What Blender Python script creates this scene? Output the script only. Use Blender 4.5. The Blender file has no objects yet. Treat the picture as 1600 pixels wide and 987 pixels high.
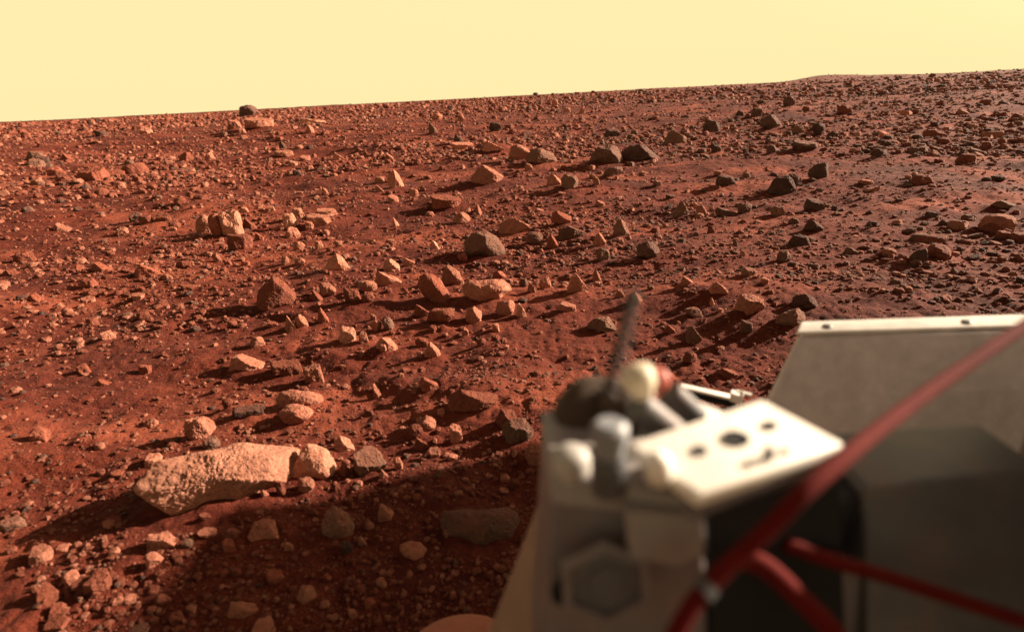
import bpy, math, numpy as np
from mathutils import Vector, Matrix

# ------------------------------------------------------------------ camera, world, sun, exposure
C = bpy.context.scene.collection
W, H, F = 1600.0, 987.0, 900.0
CAM = np.array([0.0, 0.0, 1.3])
TH, PH = math.radians(20.86), math.radians(2.97)
fw = np.array([0, math.cos(TH), -math.sin(TH)])
r0 = np.array([1.0, 0, 0]); u0 = np.array([0, math.sin(TH), math.cos(TH)])
up = u0 * math.cos(PH) + r0 * math.sin(PH)
rt = r0 * math.cos(PH) - u0 * math.sin(PH)
cd = bpy.data.cameras.new('camera'); cam = bpy.data.objects.new('camera', cd); C.objects.link(cam)
cam.matrix_world = Matrix(((rt[0], up[0], -fw[0], CAM[0]), (rt[1], up[1], -fw[1], CAM[1]), (rt[2], up[2], -fw[2], CAM[2]), (0, 0, 0, 1)))
cd.sensor_width = 36; cd.lens = 36 * F / W
cd.clip_start = 0.02; cd.clip_end = 20000
cd.dof.use_dof = True; cd.dof.focus_distance = 4.5; cd.dof.aperture_fstop = 2.3; cd.dof.aperture_blades = 0
S = bpy.context.scene; S.camera = cam

SUN_AZ, SUN_EL = math.radians(71), math.radians(21.5)      # clockwise from +Y
sdir = Vector((math.sin(SUN_AZ) * math.cos(SUN_EL), math.cos(SUN_AZ) * math.cos(SUN_EL), math.sin(SUN_EL)))
sl = bpy.data.lights.new('sun', 'SUN'); sl.energy = 4.8; sl.angle = math.radians(1.0); sl.color = (1.0, 0.82, 0.62)
so = bpy.data.objects.new('sun', sl); C.objects.link(so)
so.rotation_euler = sdir.to_track_quat('Z', 'Y').to_euler(); so.location = (20, 5, 12)

world = bpy.data.worlds.new('World'); S.world = world; world.use_nodes = True
wn, wl = world.node_tree.nodes, world.node_tree.links
wn.clear()
sky = wn.new('ShaderNodeTexSky'); sky.sky_type = 'NISHITA'; sky.sun_disc = False
sky.sun_elevation = SUN_EL; sky.sun_rotation = SUN_AZ; sky.dust_density = 6; sky.air_density = 0.6; sky.ozone_density = 0.2
tint = wn.new('ShaderNodeMix'); tint.data_type = 'RGBA'; tint.blend_type = 'MULTIPLY'; tint.inputs[0].default_value = 1
tint.inputs[7].default_value = (1.0, 0.72, 0.42, 1)
wl.new(sky.outputs[0], tint.inputs[6])
bg1 = wn.new('ShaderNodeBackground'); bg1.inputs[1].default_value = 0.003
wl.new(tint.outputs[2], bg1.inputs[0])
# dust glow: the dusty sky is brightest low over the horizon and dims towards the zenith
tc = wn.new('ShaderNodeTexCoord'); sx = wn.new('ShaderNodeSeparateXYZ'); wl.new(tc.outputs['Generated'], sx.inputs[0])
rp = wn.new('ShaderNodeValToRGB'); wl.new(sx.outputs[2], rp.inputs[0])
rp.color_ramp.interpolation = 'EASE'
SKYC = (1.0, 0.845, 0.425)
e = rp.color_ramp.elements
e[0].position = 0.17; e[0].color = (*SKYC, 1)
e[1].position = 0.40; e[1].color = (0.24, 0.165, 0.12, 1)
bg2 = wn.new('ShaderNodeBackground'); bg2.inputs[1].default_value = 0.297
wl.new(rp.outputs[0], bg2.inputs[0])
ad = wn.new('ShaderNodeAddShader'); wl.new(bg1.outputs[0], ad.inputs[0]); wl.new(bg2.outputs[0], ad.inputs[1])
# bright dusty aureole round the sun
dp = wn.new('ShaderNodeVectorMath'); dp.operation = 'DOT_PRODUCT'; wl.new(tc.outputs['Generated'], dp.inputs[0]); dp.inputs[1].default_value = tuple(sdir)
mx = wn.new('ShaderNodeMath'); mx.operation = 'MAXIMUM'; wl.new(dp.outputs['Value'], mx.inputs[0]); mx.inputs[1].default_value = 0
pw_ = wn.new('ShaderNodeMath'); pw_.operation = 'POWER'; wl.new(mx.outputs[0], pw_.inputs[0]); pw_.inputs[1].default_value = 30
m2 = wn.new('ShaderNodeMath'); m2.operation = 'MULTIPLY'; wl.new(pw_.outputs[0], m2.inputs[0]); m2.inputs[1].default_value = 2.4
bg3 = wn.new('ShaderNodeBackground'); bg3.inputs[0].default_value = (1, .74, .44, 1); wl.new(m2.outputs[0], bg3.inputs[1])
ad2 = wn.new('ShaderNodeAddShader'); wl.new(ad.outputs[0], ad2.inputs[0]); wl.new(bg3.outputs[0], ad2.inputs[1])
wo = wn.new('ShaderNodeOutputWorld'); wl.new(ad2.outputs[0], wo.inputs[0])

S.view_settings.view_transform = 'Standard'; S.view_settings.look = 'None'
S.view_settings.gamma = 1; S.view_settings.use_curve_mapping = False
S.view_settings.exposure = 1.75
S.render.engine = 'CYCLES'
S.cycles.max_bounces = 5; S.cycles.diffuse_bounces = 3; S.cycles.use_denoising = True

# ------------------------------------------------------------------ helpers
rng = np.random.default_rng(7)

def ray(px, py):
    px = np.asarray(px, float); py = np.asarray(py, float)
    d = fw + np.multiply.outer((px - W / 2) / F, rt) + np.multiply.outer(-(py - H / 2) / F, up)
    return d
def P(px, py, depth):                       # point at a depth along the view axis
    return CAM + ray(px, py) * depth
def PZ(px, py, z):                          # point on the horizontal plane z
    d = ray(px, py); return CAM + d * ((z - CAM[2]) / d[2])
def proj(p):
    q = np.asarray(p) - CAM
    dz = q @ fw
    return W / 2 + F * (q @ rt) / dz, H / 2 - F * (q @ up) / dz, dz

def hash2(ix, iy, s):
    h = (ix.astype(np.int64) * 374761393 + iy.astype(np.int64) * 668265263 + s * 1274126177) & 0xffffffff
    h = ((h ^ (h >> 13)) * 1274126177) & 0xffffffff
    return ((h ^ (h >> 16)) & 0xffff) / 65535.0
def vn2(x, y, s=0):
    ix = np.floor(x); iy = np.floor(y); fx = x - ix; fy = y - iy
    fx = fx * fx * fx * (fx * (fx * 6 - 15) + 10); fy = fy * fy * fy * (fy * (fy * 6 - 15) + 10)
    a = hash2(ix, iy, s); b = hash2(ix + 1, iy, s); c = hash2(ix, iy + 1, s); d = hash2(ix + 1, iy + 1, s)
    return (a + (b - a) * fx) * (1 - fy) + (c + (d - c) * fx) * fy - 0.5
def hash3(ix, iy, iz, s):
    h = (ix.astype(np.int64) * 374761393 + iy.astype(np.int64) * 668265263 + iz.astype(np.int64) * 2147483647 + s * 1274126177) & 0xffffffff
    h = ((h ^ (h >> 13)) * 1274126177) & 0xffffffff
    return ((h ^ (h >> 16)) & 0xffff) / 65535.0
def vn3(p, s=0):
    i = np.floor(p); f = p - i; f = f * f * (3 - 2 * f)
    x, y, z = i.T; fx, fy, fz = f.T
    def hh(a, b, c): return hash3(x + a, y + b, z + c, s)
    l = lambda a, b, t: a + (b - a) * t
    return l(l(l(hh(0,0,0), hh(1,0,0), fx), l(hh(0,1,0), hh(1,1,0), fx), fy),
             l(l(hh(0,0,1), hh(1,0,1), fx), l(hh(0,1,1), hh(1,1,1), fx), fy), fz) - 0.5

# ------------------------------------------------------------------ terrain height
# drifts and hollows: x, y, length, width, turn, height (metres)
DRIFTS = []
MOUNDS = []     # soil banked up round the larger rocks
def base_height(x, y):
    r = np.hypot(x, y)
    h = 0.10 * vn2(x / 2.3 + 5, y / 1.7, 1) * np.clip(r / 3, 0, 1) + 0.05 * vn2(x / 0.8, y / 0.6 + 3, 2)
    h = h + 0.42 * vn2(x / 11 + 2, y / 7, 3) * np.clip((r - 4) / 14, 0, 1)
    h = h + 0.55 * np.clip((r - 6) / 60, 0, 1)
    h = h + 0.5 * vn2(x / 45, y / 30 + 9, 4) * np.clip((r - 25) / 60, 0, 1) * np.clip((900 - r) / 500, 0, 1)
    # wind-laid ripples across the site
    h = h + 0.018 * np.sin(y * 5.2 + x * 1.3 + 3 * vn2(x / 1.2, y / 1.2, 5)) * np.clip(r / 5, 0.15, 1.2) * (vn2(x / 4, y / 3, 6) + 0.5)
    # far low hill on the right
    az = np.arctan2(x, y)
    g = np.exp(-((az - math.radians(27.6)) / 0.040) ** 2) + 0.45 * np.exp(-((az - math.radians(31.5)) / 0.055) ** 2)
    h = h + 1.8 * vn2(x / 75 + 4, y / 75, 11) * np.clip((r - 200) / 200, 0, 1) * np.clip((1500 - r) / 600, 0, 1)
    h = h + 3.0 * g * np.exp(-((r - 460) / 110) ** 2) + .5 * vn2(x / 9, y / 9, 8) * np.clip((r - 60) / 200, 0, 1) * np.clip((1500 - r) / 500, 0, 1)
    for (cx, cy, L, Wd, a, A) in DRIFTS:
        dx, dy = x - cx, y - cy; c, s = math.cos(a), math.sin(a)
        u = dx * c + dy * s; v = -dx * s + dy * c
        h = h + A * np.exp(-(u / L) ** 2 - (v / Wd) ** 2)
    return h
def height(x, y, fine=True):
    h = base_height(x, y)
    if fine:
        r = np.hypot(x, y)
        for k, (wl_, am, rmax) in enumerate(((1.3, 0.085, 160), (0.34, 0.050, 60), (0.15, 0.030, 30), (0.07, 0.016, 14), (0.033, 0.008, 7), (0.016, 0.0036, 3.5))):
            n = vn2(x / wl_ + 17 * k, y / wl_ - 7 * k, 20 + k)
            n = np.abs(n) * 1.2 - 0.2 if k in (2, 3) else n
            h = h + am * n * np.clip((rmax - r) / rmax * 2, 0, 1)
        for (cx, cy, w_) in MOUNDS:
            m_ = (np.abs(x - cx) < 2 * w_) & (np.abs(y - cy) < 2 * w_)
            if np.any(m_):
                h[m_] += .11 * w_ * np.exp(-((x[m_] - cx) ** 2 + (y[m_] - cy) ** 2) / (.62 * w_) ** 2)
    return h

def ground_hit(px, py):
    """first crossing of pixel rays with the terrain"""
    px = np.atleast_1d(px).astype(float); py = np.atleast_1d(py).astype(float)
    d = ray(px, py)
    ts = np.exp(np.linspace(math.log(0.6), math.log(900), 1400))
    out = np.full((len(px), 3), np.nan)
    for i in range(len(px)):
        p = CAM + ts[:, None] * d[i]
        below = p[:, 2] < height(p[:, 0], p[:, 1])
        if below.any():
            k = int(np.argmax(below)); out[i] = p[max(k, 0)]
    return out

# drifts named after what the photo shows at those spots
def drift(px, py, Lp, Wm, a, A):
    g = ground_hit(px, py)[0]
    if np.isnan(g[0]): return
    dist = (g - CAM) @ fw
    DRIFTS.append((g[0], g[1], Lp * dist / F, Wm, math.radians(a), A))
for t in ((480, 243, 90, 0.8, 5, .16), (590, 238, 55, 0.7, -8, .16), (400, 250, 70, .9, 10, .12), (775, 238, 45, .6, -12, .18),
          (1160, 262, 120, .8, 6, .14), (1240, 240, 70, .7, 8, .14), (690, 318, 50, .22, -30, .10), (620, 560, 90, .12, -25, .035),
          (600, 600, 60, .07, -28, .03), (700, 600, 80, .10, -22, .03), (463, 497, 40, .06, -25, .04), (560, 330, 60, .3, 4, .06),
          (1120, 460, 110, .12, -6, .03), (760, 545, 60, .10, -20, .02), (880, 560, 45, .2, 0, -.05), (500, 560, 80, .1, -20, .03),
          (430, 420, 90, .25, 5, -.06), (700, 255, 80, .5, 4, .10), (900, 300, 90, .5, 3, .08), (1050, 400, 90, .3, 3, .05)):
    drift(*t)

# ------------------------------------------------------------------ materials
def mat(name):
    m = bpy.data.materials.new(name); m.use_nodes = True
    n = m.node_tree.nodes; b = n['Principled BSDF']; return m, n, m.node_tree.links, b
def noise(n, l, vec, scale, detail=4, rough=0.55):
    t = n.new('ShaderNodeTexNoise'); t.inputs['Scale'].default_value = scale; t.inputs['Detail'].default_value = detail
    t.inputs['Roughness'].default_value = rough; l.new(vec, t.inputs['Vector']); return t.outputs['Fac']
def ramp(n, l, fac, stops):
    t = n.new('ShaderNodeValToRGB'); l.new(fac, t.inputs[0]); e = t.color_ramp.elements
    while len(e) < len(stops): e.new(0.5)
    for q, (p_, c_) in zip(e, stops): q.position = p_; q.color = (*c_, 1) if len(c_) == 3 else c_
    return t.outputs[0]
def mixc(n, l, fac, a, b, mode='MIX'):
    t = n.new('ShaderNodeMix'); t.data_type = 'RGBA'; t.blend_type = mode
    for s, v in ((0, fac), (6, a), (7, b)):
        if hasattr(v, 'links'): l.new(v, t.inputs[s])
        else: t.inputs[s].default_value = v if s == 0 else (*v, 1)
    return t.outputs[2]
def bump(n, l, h, strength, dist, prev=None):
    t = n.new('ShaderNodeBump'); t.inputs['Strength'].default_value = strength; t.inputs['Distance'].default_value = dist
    l.new(h, t.inputs['Height'])
    if prev: l.new(prev, t.inputs['Normal'])
    return t.outputs[0]

def ground_material():
    m, n, l, b = mat('red_soil')
    g = n.new('ShaderNodeNewGeometry').outputs['Position']
    a = noise(n, l, g, 0.6, 6, 0.6); c = noise(n, l, g, 9, 6, 0.65); f = noise(n, l, g, 70, 5, 0.7)
    col = ramp(n, l, a, ((0.32, (0.080, 0.0150, 0.0065)), (0.5, (0.115, 0.0225, 0.0095)), (0.68, (0.145, 0.036, 0.017))))
    col = mixc(n, l, 0.55, col, ramp(n, l, c, ((0.35, (0.058, 0.011, 0.006)), (0.65, (0.175, 0.042, 0.020)))))
    col = mixc(n, l, 0.45, col, ramp(n, l, f, ((0.33, (0.042, 0.009, 0.006)), (0.7, (0.235, 0.062, 0.031)))))
    mp = n.new('ShaderNodeMapping'); mp.inputs['Scale'].default_value = (.35, 1.1, 1); mp.inputs['Rotation'].default_value = (0, 0, -.12); mp.inputs['Location'].default_value = (3.1, 7.7, 0); l.new(g, mp.inputs['Vector'])
    dr = noise(n, l, mp.outputs[0], 0.9, 7, .62)
    col = mixc(n, l, ramp(n, l, dr, ((.50, (0, 0, 0)), (.60, (.75,) * 3))), col, (0.275, 0.084, 0.044))
    dk_ = noise(n, l, g, 0.45, 6, .6)
    col = mixc(n, l, ramp(n, l, dk_, ((.36, (.7,) * 3), (.50, (0, 0, 0)))), col, (0.060, 0.014, 0.010))
    col = mixc(n, l, 1.0, col, (0.86, 0.68, 0.68), 'MULTIPLY')
    l.new(col, b.inputs['Base Color']); b.inputs['Roughness'].default_value = 0.95
    b.inputs['Specular IOR Level'].default_value = 0.15
    v = n.new('ShaderNodeTexVoronoi'); v.inputs['Scale'].default_value = 38; l.new(g, v.inputs['Vector'])
    v2 = n.new('ShaderNodeTexVoronoi'); v2.inputs['Scale'].default_value = 6; l.new(g, v2.inputs['Vector'])
    nb = bump(n, l, noise(n, l, g, 4, 8, 0.7), 0.9, 0.09)
    nb = bump(n, l, v2.outputs['Distance'], -0.5, 0.06, nb)
    nb = bump(n, l, v.outputs['Distance'], -0.7, 0.012, nb)
    nb = bump(n, l, noise(n, l, g, 140, 5, 0.7), 0.7, 0.005, nb)
    l.new(nb, b.inputs['Normal'])
    return m

def rock_material(name, lo, hi, dust, dust_amt=0.5):
    m, n, l, b = mat(name)
    tcn = n.new('ShaderNodeNewGeometry'); g = tcn.outputs['Position']
    oi = n.new('ShaderNodeObjectInfo')
    a = noise(n, l, g, 7, 6, 0.6); f = noise(n, l, g, 60, 6, 0.75)
    col = ramp(n, l, a, ((0.3, lo), (0.7, hi)))
    col = mixc(n, l, 0.5, col, ramp(n, l, f, ((0.3, tuple(x * 0.45 for x in lo)), (0.68, tuple(min(1, x * 1.25) for x in hi)))))
    # wind-blown dust lying in patches
    sep = n.new('ShaderNodeSeparateXYZ'); l.new(tcn.outputs['True Normal'], sep.inputs[0])
    ma = n.new('ShaderNodeMath'); ma.operation = 'MULTIPLY_ADD'; l.new(sep.outputs[2], ma.inputs[0]); ma.inputs[1].default_value = 0.25
    l.new(noise(n, l, g, 13, 5, 0.6), ma.inputs[2])
    col = mixc(n, l, ramp(n, l, ma.outputs[0], ((0.52, (0, 0, 0)), (0.80, (dust_amt,) * 3))), col, dust)
    hs = n.new('ShaderNodeHueSaturation'); l.new(col, hs.inputs['Color'])
    mr = n.new('ShaderNodeMapRange'); l.new(oi.outputs['Random'], mr.inputs[0]); mr.inputs[3].default_value = 0.72; mr.inputs[4].default_value = 1.25
    l.new(mr.outputs[0], hs.inputs['Value'])
    l.new(hs.outputs[0], b.inputs['Base Color']); b.inputs['Roughness'].default_value = 0.9
    b.inputs['Specular IOR Level'].default_value = 0.2
    v = n.new('ShaderNodeTexVoronoi'); v.inputs['Scale'].default_value = 55; l.new(g, v.inputs['Vector'])
    nb = bump(n, l, noise(n, l, g, 12, 10, 0.72), 1.0, 0.045)
    v3_ = n.new('ShaderNodeTexVoronoi'); v3_.inputs['Scale'].default_value = 24; l.new(g, v3_.inputs['Vector'])
    nb = bump(n, l, ramp(n, l, v3_.outputs['Distance'], ((0.10, (0, 0, 0)), (0.30, (1, 1, 1)))), 0.5, 0.010, nb)
    pit = ramp(n, l, v.outputs['Distance'], ((0.12, (0, 0, 0)), (0.36, (1, 1, 1))))
    nb = bump(n, l, pit, 0.8, 0.007, nb)
    nb = bump(n, l, noise(n, l, g, 160, 4, 0.7), 0.6, 0.003, nb)
    l.new(nb, b.inputs['Normal'])
    return m
DUST = (0.19, 0.046, 0.022)
ROCKM = {
    'red':  rock_material('red_rock', (0.15, 0.040, 0.023), (0.30, 0.092, 0.056), DUST, 0.7),
    'tan':  rock_material('tan_rock', (0.25, 0.092, 0.060), (0.50, 0.195, 0.125), DUST, 0.4),
    'grey': rock_material('grey_rock', (0.125, 0.060, 0.042), (0.235, 0.118, 0.080), DUST, 0.45),
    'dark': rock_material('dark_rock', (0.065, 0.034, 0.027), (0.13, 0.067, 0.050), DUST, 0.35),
    'pale': rock_material('pale_rock', (0.36, 0.145, 0.095), (0.62, 0.28, 0.185), (0.24, 0.075, 0.036), 0.4),
}

# ------------------------------------------------------------------ mesh builders
def ico(sub):
    t = (1 + 5 ** 0.5) / 2
    v = [(-1, t, 0), (1, t, 0), (-1, -t, 0), (1, -t, 0), (0, -1, t), (0, 1, t), (0, -1, -t), (0, 1, -t), (t, 0, -1), (t, 0, 1), (-t, 0, -1), (-t, 0, 1)]
    f = [(0,11,5),(0,5,1),(0,1,7),(0,7,10),(0,10,11),(1,5,9),(5,11,4),(11,10,2),(10,7,6),(7,1,8),(3,9,4),(3,4,2),(3,2,6),(3,6,8),(3,8,9),(4,9,5),(2,4,11),(6,2,10),(8,6,7),(9,8,1)]
    v = [np.array(p) / np.linalg.norm(p) for p in v]
    for _ in range(sub):
        cache = {}; nf = []
        def mid(a, b):
            k = (min(a, b), max(a, b))
            if k not in cache:
                p = v[a] + v[b]; v.append(p / np.linalg.norm(p)); cache[k] = len(v) - 1
            return cache[k]
        for a, b, c in f:
            x, y, z = mid(a, b), mid(b, c), mid(c, a)
            nf += [(a, x, z), (b, y, x), (c, z, y), (x, y, z)]
        f = nf
    return np.array(v), np.array(f)
ICO = {k: ico(k) for k in range(7)}

def mesh_from(name, v, f, mats, matidx=None, smooth=False):
    me = bpy.data.meshes.new(name)
    f = np.asarray(f); k = f.shape[1]
    me.vertices.add(len(v)); me.vertices.foreach_set('co', np.asarray(v, np.float32).ravel())
    me.loops.add(f.size); me.loops.foreach_set('vertex_index', f.astype(np.int32).ravel())
    me.polygons.add(len(f)); me.polygons.foreach_set('loop_start', np.arange(0, f.size, k, dtype=np.int32))
    for m in mats: me.materials.append(m)
    if matidx is not None: me.polygons.foreach_set('material_index', np.asarray(matidx, np.int32))
    me.update(calc_edges=True)
    me.polygons.foreach_set('use_smooth', np.full(len(f), smooth))
    me.validate()
    return me

def unit(a): a = np.array(a, float); return a / np.linalg.norm(a)
SHAPES = {   # facet planes: normal, distance; x to the right, y away, z up
    'peak':  [((-.75, -.45, .50), .62), ((.80, -.25, .60), .55), ((.1, -.95, .25), .72), ((0, .9, .5), .7), ((-.2, .3, -1), .6), ((-.9, .2, .1), .8), ((.95, .3, 0), .85), ((.45, -.75, -.3), .75)],
    'wedge': [((-.35, -.85, .25), .50), ((.62, .05, .75), .42), ((-.85, -.1, .45), .8), ((0, .95, .2), .65), ((0, 0, -1), .5), ((1, 0, -.2), .95), ((.3, -.9, .1), .62)],
    'block': [((-.9, -.35, .15), .72), ((.25, -.93, .12), .66), ((.85, .35, .25), .74), ((-.1, .95, .1), .7), ((.12, -.1, 1), .52), ((0, 0, -1), .6), ((.75, -.4, .6), .74), ((-.6, -.3, .75), .76)],
    'slab':  [((.18, -.12, 1), .28), ((-.05, .1, -1), .4), ((-.9, -.4, .1), .85), ((.3, -.95, .1), .72), ((.95, .1, .2), .88), ((-.2, .95, .1), .75), ((.6, -.7, .4), .78)],
    'round': [((-.7, -.6, .4), .86), ((.8, -.3, .5), .84), ((0, -.9, .3), .88), ((.2, .8, .6), .86), ((0, 0, 1), .85), ((-.3, .1, .95), .88), ((.5, .1, -.9), .8)],
    'fin':   [((-.92, -.3, .2), .30), ((.85, -.15, .50), .30), ((0, -.9, .45), .75), ((0, .9, .35), .7), ((0, 0, -1), .7), ((.3, -.8, .1), .6)],
}
def rock_verts(shape, seed, sub, outline=None, rough=1.0):
    g = np.random.default_rng(seed)
    v, f = ICO[sub]
    pl = [(unit(np.array(a) + g.normal(0, .10, 3)), d * g.uniform(.9, 1.1)) for a, d in SHAPES[shape]]
    for _ in range(15):
        pl.append((unit(g.normal(0, 1, 3)), g.uniform(.64, 1.0)))
    p = 12 if shape == 'round' else 44
    acc = np.zeros(len(v))
    for n_, d in pl:
        acc += np.clip(v @ n_ / d, 0, None) ** p
    acc += (1 / 1.15) ** p
    if outline is not None:
        acc = np.zeros(len(v))
        # star-shaped silhouette in the x-z plane
        th = np.arctan2(v[:, 2], v[:, 0])
        R = np.interp(th, outline[0], outline[1], period=2 * math.pi)
        k = np.sqrt((v[:, 0] ** 2 + v[:, 2] ** 2)) ; yy = v[:, 1]
        q_ = 4.0
        acc = ((k / R) ** q_ + (np.abs(yy) / outline[2]) ** q_) ** (p / q_)
        un = np.stack([k / R * np.cos(th), yy / outline[2], k / R * np.sin(th)], 1)
        pls = [(unit((.86, -.42, .34)), .82), (unit((-.34, -.90, .12)), .80), (unit((.1, -.62, .80)), .93)]
        if shape == 'slab': pls = [(unit((-.50, -.62, .55)), .60), (unit((.22, -.60, .75)), .62), (unit((.1, -.97, -.1)), .80), (unit((.9, -.4, .1)), .84)]
        for _ in range(18):
            n_ = unit(g.normal(0, 1, 3) * [1, 1.4, 1]); pls.append((n_, max(g.uniform(.74, .9), math.hypot(n_[0], n_[2]) * g.uniform(.96, 1.06))))
        for n_, d_ in pls:
            acc += np.clip(un @ n_ / d_, 0, None) ** p
    r = acc ** (-1 / p)
    off = g.uniform(0, 50, 3)
    lf = .2 if outline is not None else .75
    nz = lf * 0.22 * vn3(v * 1.7 + off, 1) + lf * 0.18 * vn3(v * 3.6 + off, 2) + rough * (0.10 * np.abs(vn3(v * 7 + off, 3)) * -1 + 0.06 * vn3(v * 15 + off, 4))
    if sub >= 4: nz = nz + rough * 0.035 * vn3(v * 34 + off, 5)
    if sub >= 6: nz = nz - rough * 0.10 * np.clip(vn3(v * 20 + off, 6) - .08, 0, 1) - .10 * np.clip(.05 - np.abs(vn3(v * 5 + off, 8)), 0, 1) + .05 * vn3(v * 60 + off, 7)
    r = r * (1 + nz * (0.55 if outline is not None else 1))
    return v * r[:, None], f

def tag(o, label=None, cat=None, group=None, kind=None):
    if label: o['label'] = label
    if cat: o['category'] = cat
    if group: o['group'] = group
    if kind: o['kind'] = kind
    return o

# ------------------------------------------------------------------ the ground sheet
GM = ground_material()
def make_ground():
    rs = [0.25]
    while rs[-1] < 9000:
        r = rs[-1]; rs.append(r * (1.0045 if 0.9 < r < 30 else (1.008 if r < 200 else (1.012 if r < 1500 else 1.05))))
    rs = np.array(rs)
    az = np.concatenate([np.arange(-60, 60, 0.2), np.arange(60, 300, 3.0)]) * math.pi / 180
    nR, nA = len(rs), len(az)
    X = np.sin(az)[None] * rs[:, None]; Y = np.cos(az)[None] * rs[:, None]
    Z = height(X, Y)
    v = np.stack([X, Y, Z], -1).reshape(-1, 3)
    i = np.arange(nR - 1)[:, None] * nA; j = np.arange(nA)[None]; j2 = (j + 1) % nA
    f = np.stack([i + j, i + nA + j, i + nA + j2, i + j2], -1).reshape(-1, 4)[:, ::-1]
    v = np.vstack([v, [[0, 0, float(height(np.array([0.]), np.array([0.]))[0])]]])
    me = mesh_from('ground', v, f, [GM], smooth=True)
    o = bpy.data.objects.new('ground', me); C.objects.link(o); tag(o, kind='structure')

# ------------------------------------------------------------------ rocks read off the photograph
# (left, right, top, base, shape, stone, own label or '', landmark phrase or '', outline)
R = []
def rk(l, r, t, b, shape='block', tone='red', label='', mark='', outline=None): R.append(dict(l=l, r=r, t=t, b=b, shape=shape, tone=tone, label=label, mark=mark, outline=outline, hero=True))
rk(232, 462, 696, 797, 'slab', 'pale', 'huge bright pitted boulder with a broad sloping face at lower left', 'huge bright boulder',
   [(236,764),(258,724),(300,714),(330,706),(362,694),(457,697),(463,735),(452,757),(430,758),(412,766),(375,791),(345,799),(290,797)])
rk(451, 525, 694, 758, 'slab', 'pale', 'bright pitted boulder touching the right end of the huge bright boulder', 'second bright boulder',
   [(478,694),(492,696),(508,703),(520,716),(524,728),(518,742),(500,752),(478,757),(455,757),(452,748),(460,733),(468,713)])
rk(433, 512, 609, 641, 'round', 'tan', 'oblong rounded tan rock lying behind a smaller round one', 'oblong rounded rock', [(433,625),(440,613),(455,609),(480,610),(500,616),(511,626),(511,636),(500,641),(470,640),(440,639)])
rk(443, 493, 637, 667, 'round', 'tan', 'round rock in front of the oblong rounded rock, its right half sunlit')
rk(404, 460, 432, 486, 'peak', 'red', 'tall pyramid-shaped red rock standing alone at left, right face sunlit', 'tall pyramid rock',
   [(404,472),(407,455),(418,441),(427,432),(433,434),(446,443),(459,456),(460,464),(452,478),(440,486),(415,485),(404,479)])
rk(347, 382, 330, 372, 'block', 'pale', 'bright steep leaning slab standing at far left among boulders', 'bright leaning slab')
rk(331, 352, 335, 371, 'round', 'red')
rk(380, 401, 340, 360, 'wedge', 'red'); rk(355, 395, 367, 393, 'block', 'red'); rk(308, 342, 333, 366, 'round', 'tan')
rk(652, 702, 426, 478, 'round', 'red', 'smooth dark egg-shaped boulder leaning left of the fluted boulder', 'smooth egg-shaped boulder',
   [(654,430),(664,426),(674,427),(690,438),(701,455),(702,468),(693,478),(678,474),(662,462),(652,446)])
rk(724, 799, 436, 476, 'slab', 'tan', 'large fluted pale boulder with grooved bright face at centre', 'fluted pale boulder',
   [(724,447),(733,440),(760,438),(785,436),(798,444),(799,453),(786,461),(777,471),(757,476),(738,469),(726,458)])
rk(725, 788, 361, 406, 'block', 'grey', 'big domed grey boulder with bright right rim near the centre', 'big domed grey boulder',
   [(725,378),(738,365),(758,361),(775,369),(787,384),(788,396),(780,403),(766,406),(750,402),(729,401)])
rk(690, 726, 412, 448, 'peak', 'tan', 'rugged tan rock with a bright jagged crest left of the fluted boulder')
rk(728, 754, 481, 508, 'peak', 'tan', 'small two-toned rock just below the fluted pale boulder'); rk(775, 806, 468, 496, 'round', 'tan', 'round rock tucked under the right end of the fluted boulder')
rk(806, 823, 475, 498, 'wedge', 'pale'); rk(770, 792, 424, 438, 'peak', 'red', 'small red rock perched behind the fluted pale boulder')
rk(668, 712, 484, 509, 'round', 'red'); rk(648, 672, 477, 497, 'wedge', 'red')
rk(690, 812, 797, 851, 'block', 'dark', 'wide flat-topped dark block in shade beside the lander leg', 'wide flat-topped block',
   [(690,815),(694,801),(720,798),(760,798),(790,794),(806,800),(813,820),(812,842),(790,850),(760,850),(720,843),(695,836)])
rk(625, 671, 846, 877, 'slab', 'tan', 'leaf-shaped pale rock with a pointed right tip in shade', 'leaf-shaped rock',
   [(625,852),(640,846),(655,848),(671,859),(662,870),(646,877),(634,870),(627,861)])
rk(505, 555, 792, 843, 'block', 'grey', 'bulky shaded rock with a ribbed right side below the bright boulders', 'ribbed shaded rock',
   [(505,820),(510,800),(518,792),(530,795),(545,806),(553,820),(551,836),(540,843),(520,838),(508,832)])
rk(391, 440, 811, 850, 'block', 'tan', 'squarish red-tan block in shade below the huge bright boulder', 'squarish shaded block',
   [(391,838),(397,818),(410,811),(425,813),(433,828),(440,843),(420,848),(400,850)])
rk(296, 339, 652, 692, 'round', 'tan', 'smooth rounded orange rock behind the huge bright boulder at left edge'); rk(320, 348, 692, 711, 'block', 'grey')
rk(525, 556, 683, 710, 'peak', 'pale', 'bright small rock casting a dark shadow right of the second bright boulder')
rk(365, 418, 640, 656, 'slab', 'dark'); rk(555, 608, 703, 743, 'slab', 'grey', 'flat dark tilted slab right of the second bright boulder', 'flat dark slab')
rk(649, 683, 650, 676, 'peak', 'tan'); rk(640, 663, 670, 688, 'block', 'red'); rk(648, 672, 685, 706, 'wedge', 'red'); rk(684, 697, 645, 657, 'block', 'tan'); rk(704, 724, 668, 696, 'block', 'tan')
rk(700, 781, 620, 653, 'wedge', 'red', 'low triangular slab with a bright sloping right face', 'low triangular slab')
rk(775, 812, 642, 673, 'peak', 'red'); rk(784, 835, 664, 697, 'block', 'grey', 'broad tan-grey rock near the lander body', 'broad tan-grey rock'); rk(820, 853, 700, 729, 'block', 'tan')
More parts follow.
